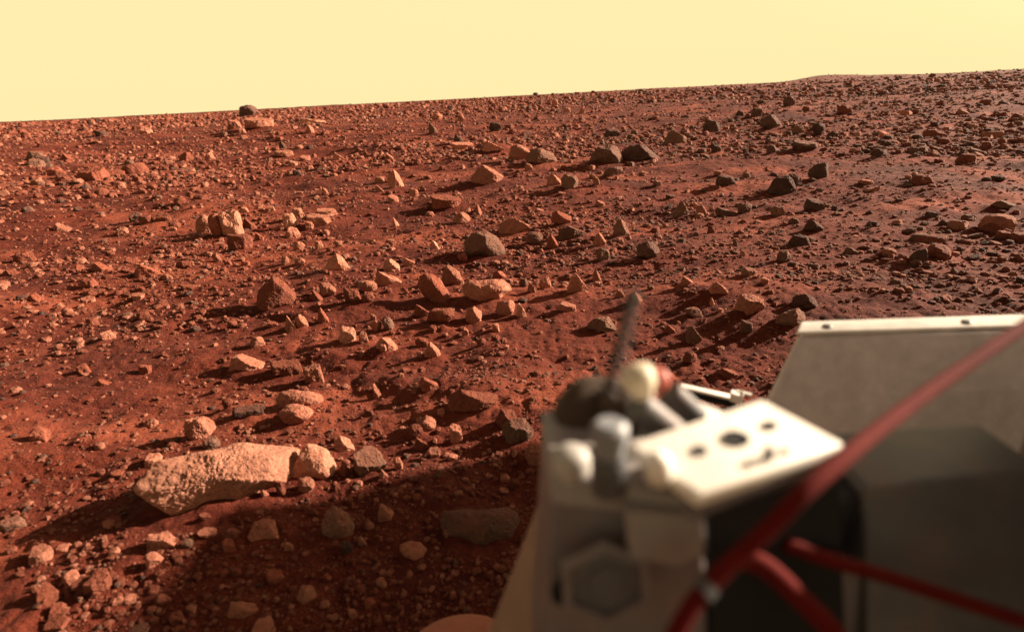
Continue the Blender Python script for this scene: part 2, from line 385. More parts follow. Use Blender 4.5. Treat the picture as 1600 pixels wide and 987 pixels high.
rk(782, 798, 742, 756, 'peak', 'tan'); rk(796, 812, 752, 768, 'block', 'red'); rk(780, 796, 764, 776, 'slab', 'tan')
rk(436, 452, 762, 789, 'block', 'red'); rk(470, 497, 759, 780, 'block', 'tan'); rk(570, 586, 813, 830, 'fin', 'tan'); rk(592, 619, 788, 816, 'wedge', 'tan')
rk(354, 379, 834, 852, 'round', 'red'); rk(353, 372, 850, 869, 'block', 'red'); rk(444, 461, 848, 864, 'wedge', 'tan'); rk(360, 407, 944, 967, 'wedge', 'tan', 'low sharp-edged tan rock near the bottom left corner', 'low bottom-left rock')
rk(466, 497, 918, 945, 'peak', 'tan'); rk(418, 448, 893, 912, 'block', 'red'); rk(393, 436, 974, 998, 'slab', 'tan'); rk(535, 553, 848, 866, 'block', 'dark'); rk(560, 575, 838, 856, 'wedge', 'tan')
rk(318, 346, 836, 852, 'slab', 'tan'); rk(590, 606, 906, 921, 'block', 'tan'); rk(571, 590, 940, 953, 'block', 'red'); rk(545, 560, 955, 968, 'block', 'tan'); rk(505, 520, 898, 912, 'wedge', 'red')
rk(616, 631, 716, 736, 'block', 'tan'); rk(593, 607, 736, 750, 'wedge', 'tan'); rk(533, 547, 728, 750, 'round', 'red'); rk(645, 660, 775, 785, 'slab', 'red'); rk(670, 690, 700, 716, 'slab', 'tan'); rk(700, 716, 712, 722, 'slab', 'tan')
rk(695, 708, 835, 848, 'block', 'tan'); rk(520, 534, 850, 862, 'block', 'red'); rk(367, 380, 892, 904, 'block', 'red'); rk(346, 360, 892, 902, 'block', 'red'); rk(412, 424, 780, 792, 'peak', 'tan'); rk(318, 334, 815, 827, 'slab', 'red')
# left middle
rk(444, 466, 337, 360, 'block', 'pale', 'bright blocky rock in the loose cluster right of the leaning slab', 'bright cluster rock'); rk(456, 478, 326, 343, 'block', 'pale'); rk(446, 471, 356, 374, 'block', 'tan'); rk(478, 492, 350, 363, 'block', 'tan')
rk(480, 519, 338, 357, 'slab', 'tan'); rk(495, 529, 328, 341, 'slab', 'tan'); rk(492, 506, 376, 390, 'block', 'tan'); rk(460, 477, 377, 391, 'round', 'tan'); rk(523, 536, 376, 386, 'block', 'tan')
rk(508, 547, 396, 426, 'peak', 'tan', 'dark wedge rock with a bright knife-like right facet', 'knife-edged wedge rock', [(508,420),(516,405),(526,396),(535,402),(546,419),(540,425),(515,426)])
rk(441, 453, 402, 416, 'round', 'tan'); rk(462, 478, 402, 414, 'round', 'tan'); rk(335, 348, 398, 412, 'peak', 'tan'); rk(375, 390, 325, 334, 'block', 'tan'); rk(418, 431, 324, 333, 'slab', 'tan')
rk(400, 413, 364, 378, 'wedge', 'red'); rk(378, 392, 408, 417, 'block', 'red'); rk(350, 362, 405, 415, 'block', 'red')
rk(600, 626, 404, 427, 'peak', 'pale', 'bright upright rock perched behind a broad tan rock', 'bright upright rock'); rk(587, 629, 425, 448, 'wedge', 'tan'); rk(629, 649, 403, 417, 'wedge', 'tan')
rk(561, 592, 441, 461, 'round', 'tan'); rk(565, 587, 458, 474, 'block', 'red'); rk(500, 528, 446, 467, 'block', 'tan'); rk(484, 506, 454, 474, 'wedge', 'red'); rk(538, 565, 450, 474, 'block', 'red')
rk(446, 466, 496, 520, 'wedge', 'tan'); rk(462, 483, 493, 514, 'peak', 'tan'); rk(530, 559, 512, 539, 'block', 'pale', 'bright crusty rock with a dark hollow on its top', 'bright crusty rock'); rk(561, 577, 517, 538, 'block', 'tan')
rk(580, 598, 499, 520, 'round', 'tan'); rk(598, 617, 496, 518, 'round', 'grey'); rk(579, 589, 491, 502, 'block', 'tan'); rk(588, 623, 529, 554, 'wedge', 'tan'); rk(593, 608, 543, 557, 'block', 'tan')
rk(649, 671, 528, 545, 'block', 'red'); rk(664, 689, 536, 561, 'wedge', 'tan'); rk(392, 415, 527, 545, 'peak', 'tan'); rk(362, 413, 557, 584, 'wedge', 'tan', 'long tan rock with a bright hump above the oblong rounded rock')
rk(424, 477, 566, 593, 'slab', 'red', 'broad red slab with a bright upper edge', 'broad red slab'); rk(475, 509, 572, 600, 'block', 'tan', 'knobbly pitted rock at the right end of the broad red slab')
rk(496, 516, 482, 507, 'wedge', 'red'); rk(584, 597, 600, 625, 'fin', 'tan'); rk(655, 688, 594, 614, 'wedge', 'red'); rk(570, 586, 638, 653, 'block', 'red'); rk(745, 760, 527, 541, 'round', 'red'); rk(769, 781, 507, 521, 'block', 'tan')
rk(722, 733, 512, 526, 'block', 'tan'); rk(356, 372, 500, 514, 'round', 'red'); rk(420, 436, 505, 514, 'slab', 'red'); rk(350, 366, 622, 640, 'round', 'red')
# right middle
rk(842, 862, 433, 453, 'round', 'tan'); rk(824, 840, 443, 460, 'wedge', 'tan'); rk(811, 826, 437, 450, 'round', 'grey'); rk(884, 920, 427, 459, 'wedge', 'tan', 'long narrow bright-crested rock right of the fluted boulder'); rk(925, 940, 422, 441, 'peak', 'tan')
rk(962, 976, 452, 467, 'block', 'tan'); rk(981, 1004, 459, 481, 'peak', 'tan'); rk(918, 964, 494, 523, 'peak', 'grey', 'dark rock with a bright right nose beside the thin mast', 'bright-nosed dark rock', [(918,508),(928,498),(950,494),(958,504),(964,517),(950,523),(930,521),(920,515)])
rk(871, 901, 475, 490, 'slab', 'tan'); rk(778, 833, 344, 369, 'wedge', 'tan', 'long tilted tan slab behind the big domed grey boulder', 'long tilted slab'); rk(861, 894, 332, 353, 'peak', 'red')
rk(957, 984, 341, 370, 'peak', 'grey', 'small sharp spire rock with a bright right edge', 'small spire rock'); rk(926, 947, 362, 386, 'peak', 'tan'); rk(871, 919, 355, 377, 'wedge', 'grey'); rk(930, 954, 388, 409, 'block', 'grey')
rk(994, 1031, 379, 406, 'peak', 'dark', 'dark humped rock with a small bright cap below the spire rock', 'dark humped rock'); rk(822, 849, 366, 383, 'round', 'grey'); rk(854, 873, 369, 391, 'peak', 'red'); rk(743, 755, 319, 338, 'fin', 'tan'); rk(708, 736, 334, 353, 'peak', 'tan')
rk(672, 687, 375, 390, 'wedge', 'pale'); rk(716, 731, 398, 412, 'round', 'red'); rk(614, 624, 341, 355, 'fin', 'tan'); rk(605, 633, 267, 296, 'fin', 'tan', 'bright standing fin of rock on the open left slope', 'bright standing fin')
rk(674, 722, 311, 331, 'slab', 'red', 'flat red slab lying at the end of a low drift', 'flat red slab'); rk(640, 655, 294, 309, 'block', 'tan'); rk(735, 788, 262, 291, 'wedge', 'tan', 'pale broken-topped boulder on the slope left of centre', 'broken-topped boulder')
rk(795, 829, 230, 253, 'peak', 'tan', 'pale far boulder at the left of a row of four', 'leftmost far boulder'); rk(820, 871, 236, 261, 'peak', 'grey', 'second boulder of the far row, dark left side and pale right'); rk(920, 973, 227, 258, 'peak', 'grey', 'large pale grey faceted boulder in the far row', 'pale faceted boulder', [(920,254),(925,240),(935,230),(950,227),(963,230),(972,245),(970,257),(940,258)])
rk(969, 1038, 225, 256, 'peak', 'dark', 'wide dark mound-like boulder at the right end of the far row', 'dark mound boulder', [(969,240),(985,228),(1003,226),(1016,234),(1037,253),(1010,256),(980,254)])
rk(942, 973, 262, 277, 'round', 'grey'); rk(854, 878, 272, 291, 'peak', 'tan'); rk(877, 904, 274, 297, 'block', 'grey'); rk(927, 937, 275, 290, 'block', 'tan'); rk(820, 833, 256, 268, 'block', 'tan'); rk(930, 945, 315, 325, 'slab', 'tan')
rk(1198, 1241, 280, 307, 'peak', 'dark', 'black wedge rock with a thin bright edge at right', 'black wedge rock'); rk(1229, 1247, 276, 298, 'block', 'dark'); rk(1119, 1148, 277, 293, 'block', 'dark'); rk(1087, 1103, 322, 338, 'round', 'tan'); rk(1152, 1174, 318, 335, 'round', 'grey', 'rounded grey crusty rock on the right slope', 'rounded grey rock')
rk(1205, 1225, 322, 340, 'block', 'grey'); rk(1050, 1076, 314, 340, 'wedge', 'grey'); rk(1118, 1150, 326, 340, 'slab', 'dark'); rk(1232, 1264, 368, 387, 'block', 'dark', 'dark rock with a bright top edge near the right side', 'dark bright-topped rock'); rk(1213, 1236, 393, 412, 'round', 'grey')
rk(1232, 1248, 341, 352, 'block', 'grey'); rk(1254, 1284, 349, 366, 'peak', 'dark'); rk(1257, 1286, 314, 334, 'block', 'dark'); rk(1264, 1292, 254, 280, 'round', 'dark'); rk(1098, 1124, 188, 209, 'block', 'dark', 'bluish-dark far boulder with a paler right side', 'bluish far boulder')
rk(1189, 1219, 183, 203, 'peak', 'dark'); rk(1222, 1242, 153, 168, 'peak', 'dark'); rk(1174, 1190, 169, 183, 'block', 'dark'); rk(1150, 1162, 173, 183, 'block', 'dark'); rk(1238, 1258, 197, 210, 'peak', 'grey'); rk(1267, 1288, 194, 213, 'round', 'dark')
rk(1197, 1215, 230, 242, 'peak', 'dark'); rk(1034, 1071, 206, 228, 'wedge', 'grey'); rk(944, 968, 203, 215, 'block', 'dark'); rk(1110, 1126, 224, 240, 'block', 'dark'); rk(1236, 1275, 226, 240, 'slab', 'dark'); rk(1143, 1153, 374, 386, 'wedge', 'grey')
rk(1146, 1189, 471, 500, 'block', 'tan', 'crusty two-toned rock, pale right half and black left', 'crusty two-toned rock'); rk(1211, 1256, 481, 514, 'block', 'grey', 'grey lozenge-shaped block leaning above the white box', 'grey lozenge block', [(1211,507),(1218,493),(1232,485),(1246,481),(1255,489),(1255,500),(1241,510),(1224,514)])
rk(1235, 1276, 464, 487, 'peak', 'dark'); rk(1155, 1174, 505, 525, 'block', 'grey'); rk(1070, 1095, 511, 540, 'wedge', 'grey'); rk(1108, 1136, 443, 462, 'wedge', 'tan'); rk(1060, 1083, 434, 448, 'wedge', 'tan'); rk(1158, 1181, 419, 433, 'block', 'grey')
rk(1108, 1117, 467, 480, 'fin', 'tan'); rk(1068, 1096, 483, 499, 'round', 'grey'); rk(1066, 1089, 549, 571, 'round', 'red'); rk(1119, 1152, 579, 593, 'wedge', 'red'); rk(1038, 1055, 510, 524, 'wedge', 'red'); rk(1188, 1201, 436, 447, 'block', 'tan'); rk(1155, 1166, 390, 402, 'wedge', 'tan')
rk(1105, 1116, 352, 366, 'block', 'red'); rk(1083, 1092, 318, 327, 'block', 'tan'); rk(1020, 1034, 283, 292, 'block', 'grey'); rk(1040, 1056, 305, 312, 'slab', 'dark')
# far left and centre
rk(375, 402, 167, 183, 'round', 'dark', 'dark rounded boulder standing up on the horizon at left', 'dark horizon boulder'); rk(357, 380, 190, 205, 'block', 'tan'); rk(382, 430, 190, 204, 'slab', 'tan', 'long low pale bank of rock under the horizon boulder'); rk(470, 511, 188, 197, 'slab', 'pale', 'long low bright slab far out on the left plain', 'far bright slab')
rk(321, 338, 238, 252, 'peak', 'tan'); rk(675, 692, 179, 189, 'peak', 'tan'); rk(715, 726, 182, 191, 'block', 'tan'); rk(670, 685, 194, 211, 'wedge', 'grey'); rk(764, 785, 194, 207, 'block', 'dark'); rk(709, 724, 212, 224, 'peak', 'dark'); rk(753, 790, 228, 241, 'wedge', 'tan'); rk(705, 742, 226, 236, 'slab', 'tan')
rk(372, 386, 202, 212, 'block', 'tan'); rk(480, 492, 196, 209, 'peak', 'tan'); rk(436, 448, 222, 234, 'peak', 'dark'); rk(452, 466, 253, 261, 'slab', 'pale'); rk(468, 486, 244, 252, 'slab', 'tan'); rk(430, 460, 240, 249, 'slab', 'tan'); rk(520, 540, 242, 252, 'wedge', 'tan'); rk(600, 618, 240, 252, 'wedge', 'tan')
rk(587, 600, 291, 302, 'wedge', 'tan'); rk(606, 624, 306, 318, 'slab', 'tan'); rk(503, 514, 294, 306, 'wedge', 'tan'); rk(1160, 1172, 270, 279, 'block', 'grey'); rk(880, 892, 168, 176, 'block', 'tan'); rk(905, 915, 170, 178, 'wedge', 'tan'); rk(862, 872, 156, 168, 'block', 'tan')
# generic stones scattered over the plain by a size law
def silhouette_hidden(px, py):
    """behind the lander as seen in the photo"""
    return (px > 1040 and py > 592) or (px > 868 and py > 600) or (py > 780 and px > 850 - (py - 780) * 0.44) or (px > 1240 and py > 515) or (965 < px < 1050 and 552 < py) or (px > 1195 and py > 515 + (1247 - px) * 2)

shots = ground_hit([q['l'] * .5 + q['r'] * .5 for q in R], [q['b'] for q in R])
rocks = []   # dicts: pos, dims, shape, tone, yaw, px box
for q, g in zip(R, shots):
    if np.isnan(g[0]):
        d = ray((q['l'] + q['r']) / 2, q['b']); g = CAM + d * 90; g[2] = base_height(g[:1], g[1:2])[0]
    dist = float((g - CAM) @ fw)
    w = (q['r'] - q['l']) * dist / F; ha = (q['b'] - q['t']) * dist / F
    hor = math.hypot(g[0], g[1]); al = math.atan2(CAM[2] - g[2], hor)
    D = w * {'slab': .75, 'fin': .7, 'wedge': .7, 'peak': .8, 'block': .8, 'round': .85}[q['shape']]
    D = min(D, ha / max(math.sin(al), .05) * 0.75)
    Hh = max((ha - D * math.sin(al) * .55) / math.cos(al), .35 * ha)
    dirh = np.array([g[0], g[1]]) / hor
    c = np.array([g[0], g[1]]) + dirh * D * .42
    q.update(c=c, w=w, D=D, h=Hh, yaw=-.3 * math.atan2(g[0], g[1]), px=(q['l'] + q['r']) / 2, py=(q['t'] + q['b']) / 2, size=(q['r'] - q['l']) * (q['b'] - q['t']), dist=dist, al=al)
    rocks.append(q)

for q in R: MOUNDS.append((q['c'][0], q['c'][1], q['w']))
make_ground()
hero_xy = np.array([q['c'] for q in R]); hero_w = np.array([max(q['w'], q['D']) for q in R])
TONES = ['red', 'tan', 'grey', 'dark']
def clear_zone(px, py):
    """sandy patches almost free of stones, gravel beds full of them"""
    d = 1.0
    for cx, cy, sx, sy, k in ((885, 545, 55, 55, .12), (600, 585, 70, 25, .5), (430, 470, 60, 20, .45), (560, 280, 110, 18, .6), (1130, 265, 110, 12, .5),
                              (760, 550, 60, 30, 2.6), (430, 850, 80, 40, .6), (650, 900, 90, 60, .6), (500, 380, 60, 20, 1.6), (440, 245, 110, 10, .6)):
        w = np.exp(-((px - cx) / sx) ** 2 - ((py - cy) / sy) ** 2); d = d * (1 + (k - 1) * w)
    return d
gen = []
# (count, rmin, rmax, size min, size max, power)
for cnt, ra, rb, s0, s1, pw in ((52000, .9, 5, .004, .035, 2.4), (2600, 1.2, 7, .02, .09, 2.2), (30000, 4, 14, .015, .08, 2.3), (1600, 5, 20, .07, .28, 2.4),
                                (30000, 12, 45, .05, .22, 2.2), (900, 15, 60, .2, .6, 2.6), (26000, 40, 160, .14, .65, 2.4), (5000, 90, 520, .5, 1.3, 2.3)):
    r = np.sqrt(rng.uniform(ra ** 2, rb ** 2, cnt)) if rb / ra < 3.4 else np.exp(rng.uniform(math.log(ra), math.log(rb), cnt))
    a = np.radians(rng.uniform(-48, 48, cnt))
    u = rng.uniform(0, 1, cnt); e1 = 1 - pw
    s = (s0 ** e1 + u * (s1 ** e1 - s0 ** e1)) ** (1 / e1)
    gen.append(np.stack([np.sin(a) * r, np.cos(a) * r, s], 1))
for q in R:     # litter of broken stones round each larger rock
    n_ = int(np.clip((q['r'] - q['l']) / 2.2, 4, 26))
    aa = rng.uniform(0, 2 * math.pi, n_); rr = q['w'] * (.55 + np.abs(rng.normal(0, .55, n_)))
    sz_ = q['w'] * (.05 + .20 * rng.uniform(0, 1, n_) ** 3)
    gen.append(np.stack([q['c'][0] + np.cos(aa) * rr, q['c'][1] + np.sin(aa) * rr, sz_], 1))
gen = np.vstack(gen)
zg = height(gen[:, 0], gen[:, 1])
gx, gy, gd = proj(np.column_stack([gen[:, :2], zg]))
dens = clear_zone(gx, gy) * (0.35 + 1.3 * np.clip(vn2(gen[:, 0] / 1.6, gen[:, 1] / 1.1, 31) + .5, 0, 1))
keep = (rng.uniform(0, 1, len(gen)) < dens * .62) & (gx > -60) & (gx < 1660) & (gy < 1080)
# do not pierce the rocks read off the photo
for k in range(len(hero_xy)):
    dd = np.hypot(gen[:, 0] - hero_xy[k, 0], gen[:, 1] - hero_xy[k, 1])
    keep &= dd > (hero_w[k] * .5 + gen[:, 2] * .6)
gen, gx, gy, gd, zg = gen[keep], gx[keep], gy[keep], gd[keep], zg[keep]
app = gen[:, 2] * F / gd
# cap the apparent size where the photo has no such rock
inside = (gx > 318) & (gx < 1283)
cap = np.where(inside, 13.0, 44.0)
gen[:, 2] *= np.minimum(1, cap / app); app = np.minimum(app, cap)
gt = np.where(gx + rng.normal(0, 160, len(gx)) > 950, rng.choice(4, len(gx), p=[.35, .2, .25, .2]), rng.choice(4, len(gx), p=[.68, .24, .04, .04]))
order = np.argsort(-app)
N_IND = 300 - len(R)
ind = []
for k in order:
    if len(ind) >= N_IND: break
    if gx[k] < 6 or gx[k] > 1594 or gy[k] > 978 or silhouette_hidden(gx[k], gy[k]): continue
    ind.append(k)
ind_set = set(ind)
SH = ['block', 'round', 'wedge', 'slab', 'block', 'block']
for k in ind:
    s = gen[k, 2]
    shp = SH[rng.integers(len(SH))]
    hh = s * {'slab': .35, 'wedge': .55, 'block': .62, 'peak': .7, 'round': .6}[shp] * rng.uniform(.85, 1.15)
    rocks.append(dict(c=gen[k, :2], w=s, D=s * rng.uniform(.65, .95), h=hh, yaw=rng.uniform(-.5, .5), shape=shp, tone=TONES[gt[k]], label='', mark='', outline=None, hero=False,
                      px=gx[k], py=gy[k], size=app[k] ** 2 * .6, dist=gd[k], al=math.atan2(1.3 - zg[k], math.hypot(gen[k, 0], gen[k, 1])), l=gx[k] - app[k] / 2, r=gx[k] + app[k] / 2, t=gy[k] - app[k] * .6, b=gy[k]))

# ---- labels: what it looks like and which landmark rock it stands by
marks = [q for q in rocks if q['mark']]
SHN = {'peak': 'pointed', 'wedge': 'wedge-shaped', 'block': 'blocky', 'slab': 'flat', 'round': 'rounded', 'fin': 'upright'}
TNN = {'red': 'red', 'tan': 'tan', 'grey': 'grey', 'dark': 'dark', 'pale': 'bright'}
def where(q, m):
    dx, dy = q['px'] - m['px'], q['py'] - m['py']
    # in the picture, up is farther away
    d = math.hypot(dx, dy * 1.3); wm = (m['r'] - m['l'])
    far = 'just ' if d < 40 + wm * .5 else ('' if d < 110 + wm * .5 else 'well ')
    a = math.degrees(math.atan2(-dy * 1.3, dx))
    names = [(0, 'right of'), (45, 'above and right of'), (90, 'above'), (135, 'above and left of'), (180, 'left of'), (-180, 'left of'), (-135, 'below and left of'), (-90, 'below'), (-45, 'below and right of')]
    return d, far + min(names, key=lambda t: abs(t[0] - a))[1]
used = set(q['label'] for q in rocks if q['label'])
rocks.sort(key=lambda q: -q['size'])
for q in rocks:
    if q['label']: continue
    s = math.sqrt(q['size']); sz = 'large' if s > 34 else ('medium' if s > 20 else ('small' if s > 11 else 'tiny'))
    desc = f"{sz} {TNN[q['tone']]} {SHN[q['shape']]} rock"
    near = sorted(((*where(q, m), m['mark']) for m in marks if m is not q), key=lambda t: t[0])[:5]
    cands = [f"{desc} {w} the {n}" for _, w, n in near[:2]]
    cands += [f"{desc} {near[0][1]} the {near[0][2]}, {o} from it" for o in ('second', 'third', 'fourth')]
    cands += [f"{desc} {w} the {n}" for _, w, n in near[2:]]
    for cnd in cands:
        if cnd not in used: q['label'] = cnd; used.add(cnd); break
    else:
        q['label'] = f"{desc} between the {near[0][2]} and the {near[1][2]}"; used.add(q['label'])

# ---- build the individual rocks
TONEMAT = ROCKM
for i, q in enumerate(rocks):
    big = math.sqrt(q['size'])
    sub = 6 if big > 110 else 5 if big > 30 else (4 if big > 12 else 3)
    w, D, Hh = q['w'], q['D'], q['h']
    if q['outline']:
        pts = np.array(q['outline'], float)
        cx, cy = (q['l'] + q['r']) / 2, (q['t'] + q['b']) / 2
        sc = q['dist'] / F
        lx = (pts[:, 0] - cx) * sc; lz = -(pts[:, 1] - cy) * sc
        th = np.arctan2(lz, lx); o = np.argsort(th)
        # resample the outline along rays from the centre
        tt = np.linspace(-math.pi, math.pi, 96, endpoint=False); RR = np.zeros(96)
        n_ = len(pts)
        for a_ in range(96):
            dx, dz = math.cos(tt[a_]), math.sin(tt[a_]); best = 0
            for e_ in range(n_):
                x1, z1, x2, z2 = lx[e_], lz[e_], lx[(e_ + 1) % n_], lz[(e_ + 1) % n_]
                den = dx * (z2 - z1) - dz * (x2 - x1)
                if abs(den) < 1e-12: continue
                t_ = (x1 * (z2 - z1) - z1 * (x2 - x1)) / den; s_ = (x1 * dz - z1 * dx) / den
                if t_ > 0 and -1e-6 <= s_ <= 1 + 1e-6: best = max(best, t_)
            RR[a_] = best or w * .3
        # normalise to the half width for the facet planes
        hw = w / 2; dep = max(.5, min(.95, D / w * 1.1))
        v, f = rock_verts(q['shape'] if q['shape'] != 'slab' else 'block', 500 + i, sub, (tt, RR / hw * 1.05, dep), rough=1.0)
        # squash facet space in height so planes meet the outline
        v = v * hw
        # local axes: x right, y along the view, z up across the view
        d = unit(ray(cx, cy)); xr = unit(np.cross(d, [0, 0, 1.0])); xr = unit(rt - d * (rt @ d)); zu = np.cross(xr, d)
        base = np.array([q['c'][0], q['c'][1], 0]); base[2] = height(base[:1], base[1:2])[0]
        dd = q['dist'] + D * .25
        ctr = CAM + ray(cx, cy) * dd
        k = dd / q['dist']
        vw = ctr + k * (v[:, :1] * xr + v[:, 1:2] * d + v[:, 2:] * zu)
        # carry the underside down into the soil
        gzz = base_height(vw[:, 0], vw[:, 1])
        if len(vw): 
            low = vw[:, 2] < ctr[2] - .15 * hw
            vw[low, 2] = np.minimum(vw[low, 2], vw[low, 2])
        # put the origin on the ground
        org = np.array([ctr[0], ctr[1], float(base_height(ctr[:1], ctr[1:2])[0])])
        gap = vw[:, 2].min() - (org[2] - .02 * w)
        vl = vw - org
        me = mesh_from('rock', vl, f, [TONEMAT[q['tone']]], smooth=True)
        ob = bpy.data.objects.new('rock', me); ob.location = org
        q['gap'] = gap
    else:
        v, f = rock_verts(q['shape'], 900 + i, sub)
        ext = v.max(0) - v.min(0)
        tot = Hh * 1.28
        v = v * np.array([w, D, tot]) / ext
        v[:, 0] -= (v[:, 0].max() + v[:, 0].min()) / 2; v[:, 1] -= (v[:, 1].max() + v[:, 1].min()) / 2
        v[:, 2] += Hh - v[:, 2].max()
        z = float(height(q['c'][:1], q['c'][1:])[0])
        z -= (.08 if q['hero'] else .14) * Hh
        me = mesh_from('rock', v, f, [TONEMAT[q['tone']]], smooth=True)
        ob = bpy.data.objects.new('rock', me); ob.location = (q['c'][0], q['c'][1], z); ob.rotation_euler = (0, 0, q['yaw'])
    try: me.set_sharp_from_angle(angle=math.radians(38))
    except Exception: pass
    C.objects.link(ob)
    tag(ob, q['label'], 'rock', 'rocks strewn over the red plain')

# ---- everything smaller: one object of stones
def make_gravel():
    protos = {}
    for sub in (0, 1, 2):
        protos[sub] = [rock_verts(SH[k % 6], 3000 + k + 50 * sub, sub) for k in range(10)]
    V, Fc, MI = [], [], []; base = 0
    rest = np.array([k for k in range(len(gen)) if k not in ind_set])
    subs = np.where(app[rest] > 7.5, 2, np.where(app[rest] > 2.6, 1, 0))
    for sub in (0, 1, 2):
        ks = rest[subs == sub]
        pick = rng.integers(0, 10, len(ks))
        for p_ in range(10):
            kk = ks[pick == p_]
            if not len(kk): continue
            v, f = protos[sub][p_]
            ext = (v.max(0) - v.min(0))[0]
            n = len(kk); s = gen[kk, 2] / ext * 1.0
            yaw = rng.uniform(0, 2 * math.pi, n); c, sn = np.cos(yaw), np.sin(yaw)
            sy = rng.uniform(.65, 1, n); sz = rng.uniform(.5, .95, n)
            X = v[None, :, 0] * s[:, None]; Y = v[None, :, 1] * (s * sy)[:, None]; Z = v[None, :, 2] * (s * sz)[:, None]
            ox = X * c[:, None] - Y * sn[:, None] + gen[kk, 0][:, None]; oy = X * sn[:, None] + Y * c[:, None] + gen[kk, 1][:, None]
            oz = Z + (zg[kk] + gen[kk, 2] * .14)[:, None]
            V.append(np.stack([ox, oy, oz], -1).reshape(-1, 3))
            Fc.append((f[None] + (np.arange(n) * len(v))[:, None, None] + base).reshape(-1, 3))
            MI.append(np.repeat(gt[kk], len(f)))
            base += n * len(v)
    me = mesh_from('gravel', np.vstack(V), np.vstack(Fc), [ROCKM[t] for t in TONES], np.concatenate(MI), smooth=False)
    o = bpy.data.objects.new('gravel', me); C.objects.link(o)
    tag(o, 'small angular stones and gravel strewn over the red soil', 'gravel', kind='stuff')
make_gravel()

# ------------------------------------------------------------------ the lander
def paint(name, col, rough=.55, var=.12, metal=0.0, dust=0.25):
    m, n, l, b = mat(name)
    g = n.new('ShaderNodeNewGeometry').outputs['Position']
    a = noise(n, l, g, 35, 5, .6)
    c = ramp(n, l, a, ((.3, tuple(x * (1 - var) for x in col)), (.7, tuple(min(1, x * (1 + var)) for x in col))))
    d = noise(n, l, g, 14, 6, .65)
    c = mixc(n, l, ramp(n, l, d, ((.5, (0, 0, 0)), (.75, (dust,) * 3))), c, (0.30, 0.12, 0.06))
    l.new(c, b.inputs['Base Color']); b.inputs['Roughness'].default_value = rough; b.inputs['Metallic'].default_value = metal
    l.new(bump(n, l, noise(n, l, g, 300, 3, .6), .2, .0008), b.inputs['Normal'])
    return m
WHITE = paint('white_paint', (.78, .74, .68), dust=.15); GREY = paint('grey_paint', (.125, .108, .115)); DGREY = paint('dark_grey_paint', (.07, .07, .075))
BLACK = paint('shade_black', (.007, .007, .009), .95, dust=0); TAN = paint('tan_fabric', (.23, .155, .115), .85); BROWN = paint('dark_brown_coating', (.045, .024, .012), .8, dust=.1)  # black puts the shade of bay, holes and boom underside into colour
REDC = paint('red_cable_sleeve', (.085, .004, .003), .9, dust=.05); REDC.node_tree.nodes['Principled BSDF'].inputs['Specular IOR Level'].default_value = .15; CREAM = paint('cream_cap', (.60, .53, .40)); METAL = paint('bare_metal', (.55, .53, .50), .35, metal=.9, dust=.1)
REDB = paint('red_brown_cap', (.32, .06, .04)); DUSTY = paint('dusty_footpad', (.28, .095, .055), .9); PANELG = paint('panel_grey_paint', (.22, .195, .19)); SPRING = paint('brown_grey_metal', (.050, .036, .034), .7, dust=.05); BLUEG = paint('blue_grey_metal', (.20, .21, .23), .5)
MIDG = paint('mid_grey_paint', (.36, .34, .32)); BOXG = paint('warm_grey_cover', (.58, .53, .52), .7, dust=.1)

def part(name, verts, faces, m, parent, smooth=False, bevel=0.0, label=None):
    me = bpy.data.meshes.new(name); me.from_pydata([tuple(map(float, p)) for p in verts], [], [tuple(f) for f in faces]); me.materials.append(m)
    import bmesh
    bm = bmesh.new(); bm.from_mesh(me); bmesh.ops.recalc_face_normals(bm, faces=bm.faces)
    if bevel: bmesh.ops.bevel(bm, geom=list(bm.edges), offset=bevel, segments=3, affect='EDGES', profile=.5)
    bm.to_mesh(me); bm.free()
    me.polygons.foreach_set('use_smooth', np.full(len(me.polygons), smooth or bevel > 0)); me.update()
    if bevel:
        try: me.set_sharp_from_angle(angle=math.radians(40))
        except Exception: pass
    o = bpy.data.objects.new(name, me); C.objects.link(o); o.parent = parent
    if label: o['label'] = label
    return o
def prism(poly, off):
    """polygon of 3-D points and its copy moved by off"""
    n = len(poly); a = [np.array(p) for p in poly]; b = [p + np.array(off) for p in a]
    return a + b, [list(range(n)), list(range(2 * n - 1, n - 1, -1))] + [[i, (i + 1) % n, n + (i + 1) % n, n + i] for i in range(n)]
def tube(path, rad, seg=16):
    path = [np.array(p, float) for p in path]; rad = rad if hasattr(rad, '__len__') else [rad] * len(path)
    V, Fc = [], []; ref = np.array([0.13, .31, .94])
    for k, p in enumerate(path):
        t = unit(path[min(k + 1, len(path) - 1)] - path[max(k - 1, 0)]); a = unit(np.cross(t, ref)); b = np.cross(t, a)
        for s in range(seg):
            an = 2 * math.pi * s / seg; V.append(p + rad[k] * (math.cos(an) * a + math.sin(an) * b))
    for k in range(len(path) - 1):
        for s in range(seg): Fc.append((k * seg + s, k * seg + (s + 1) % seg, (k + 1) * seg + (s + 1) % seg, (k + 1) * seg + s))
    Fc.append(tuple(range(seg - 1, -1, -1))); Fc.append(tuple(range((len(path) - 1) * seg, len(path) * seg)))
    return V, Fc
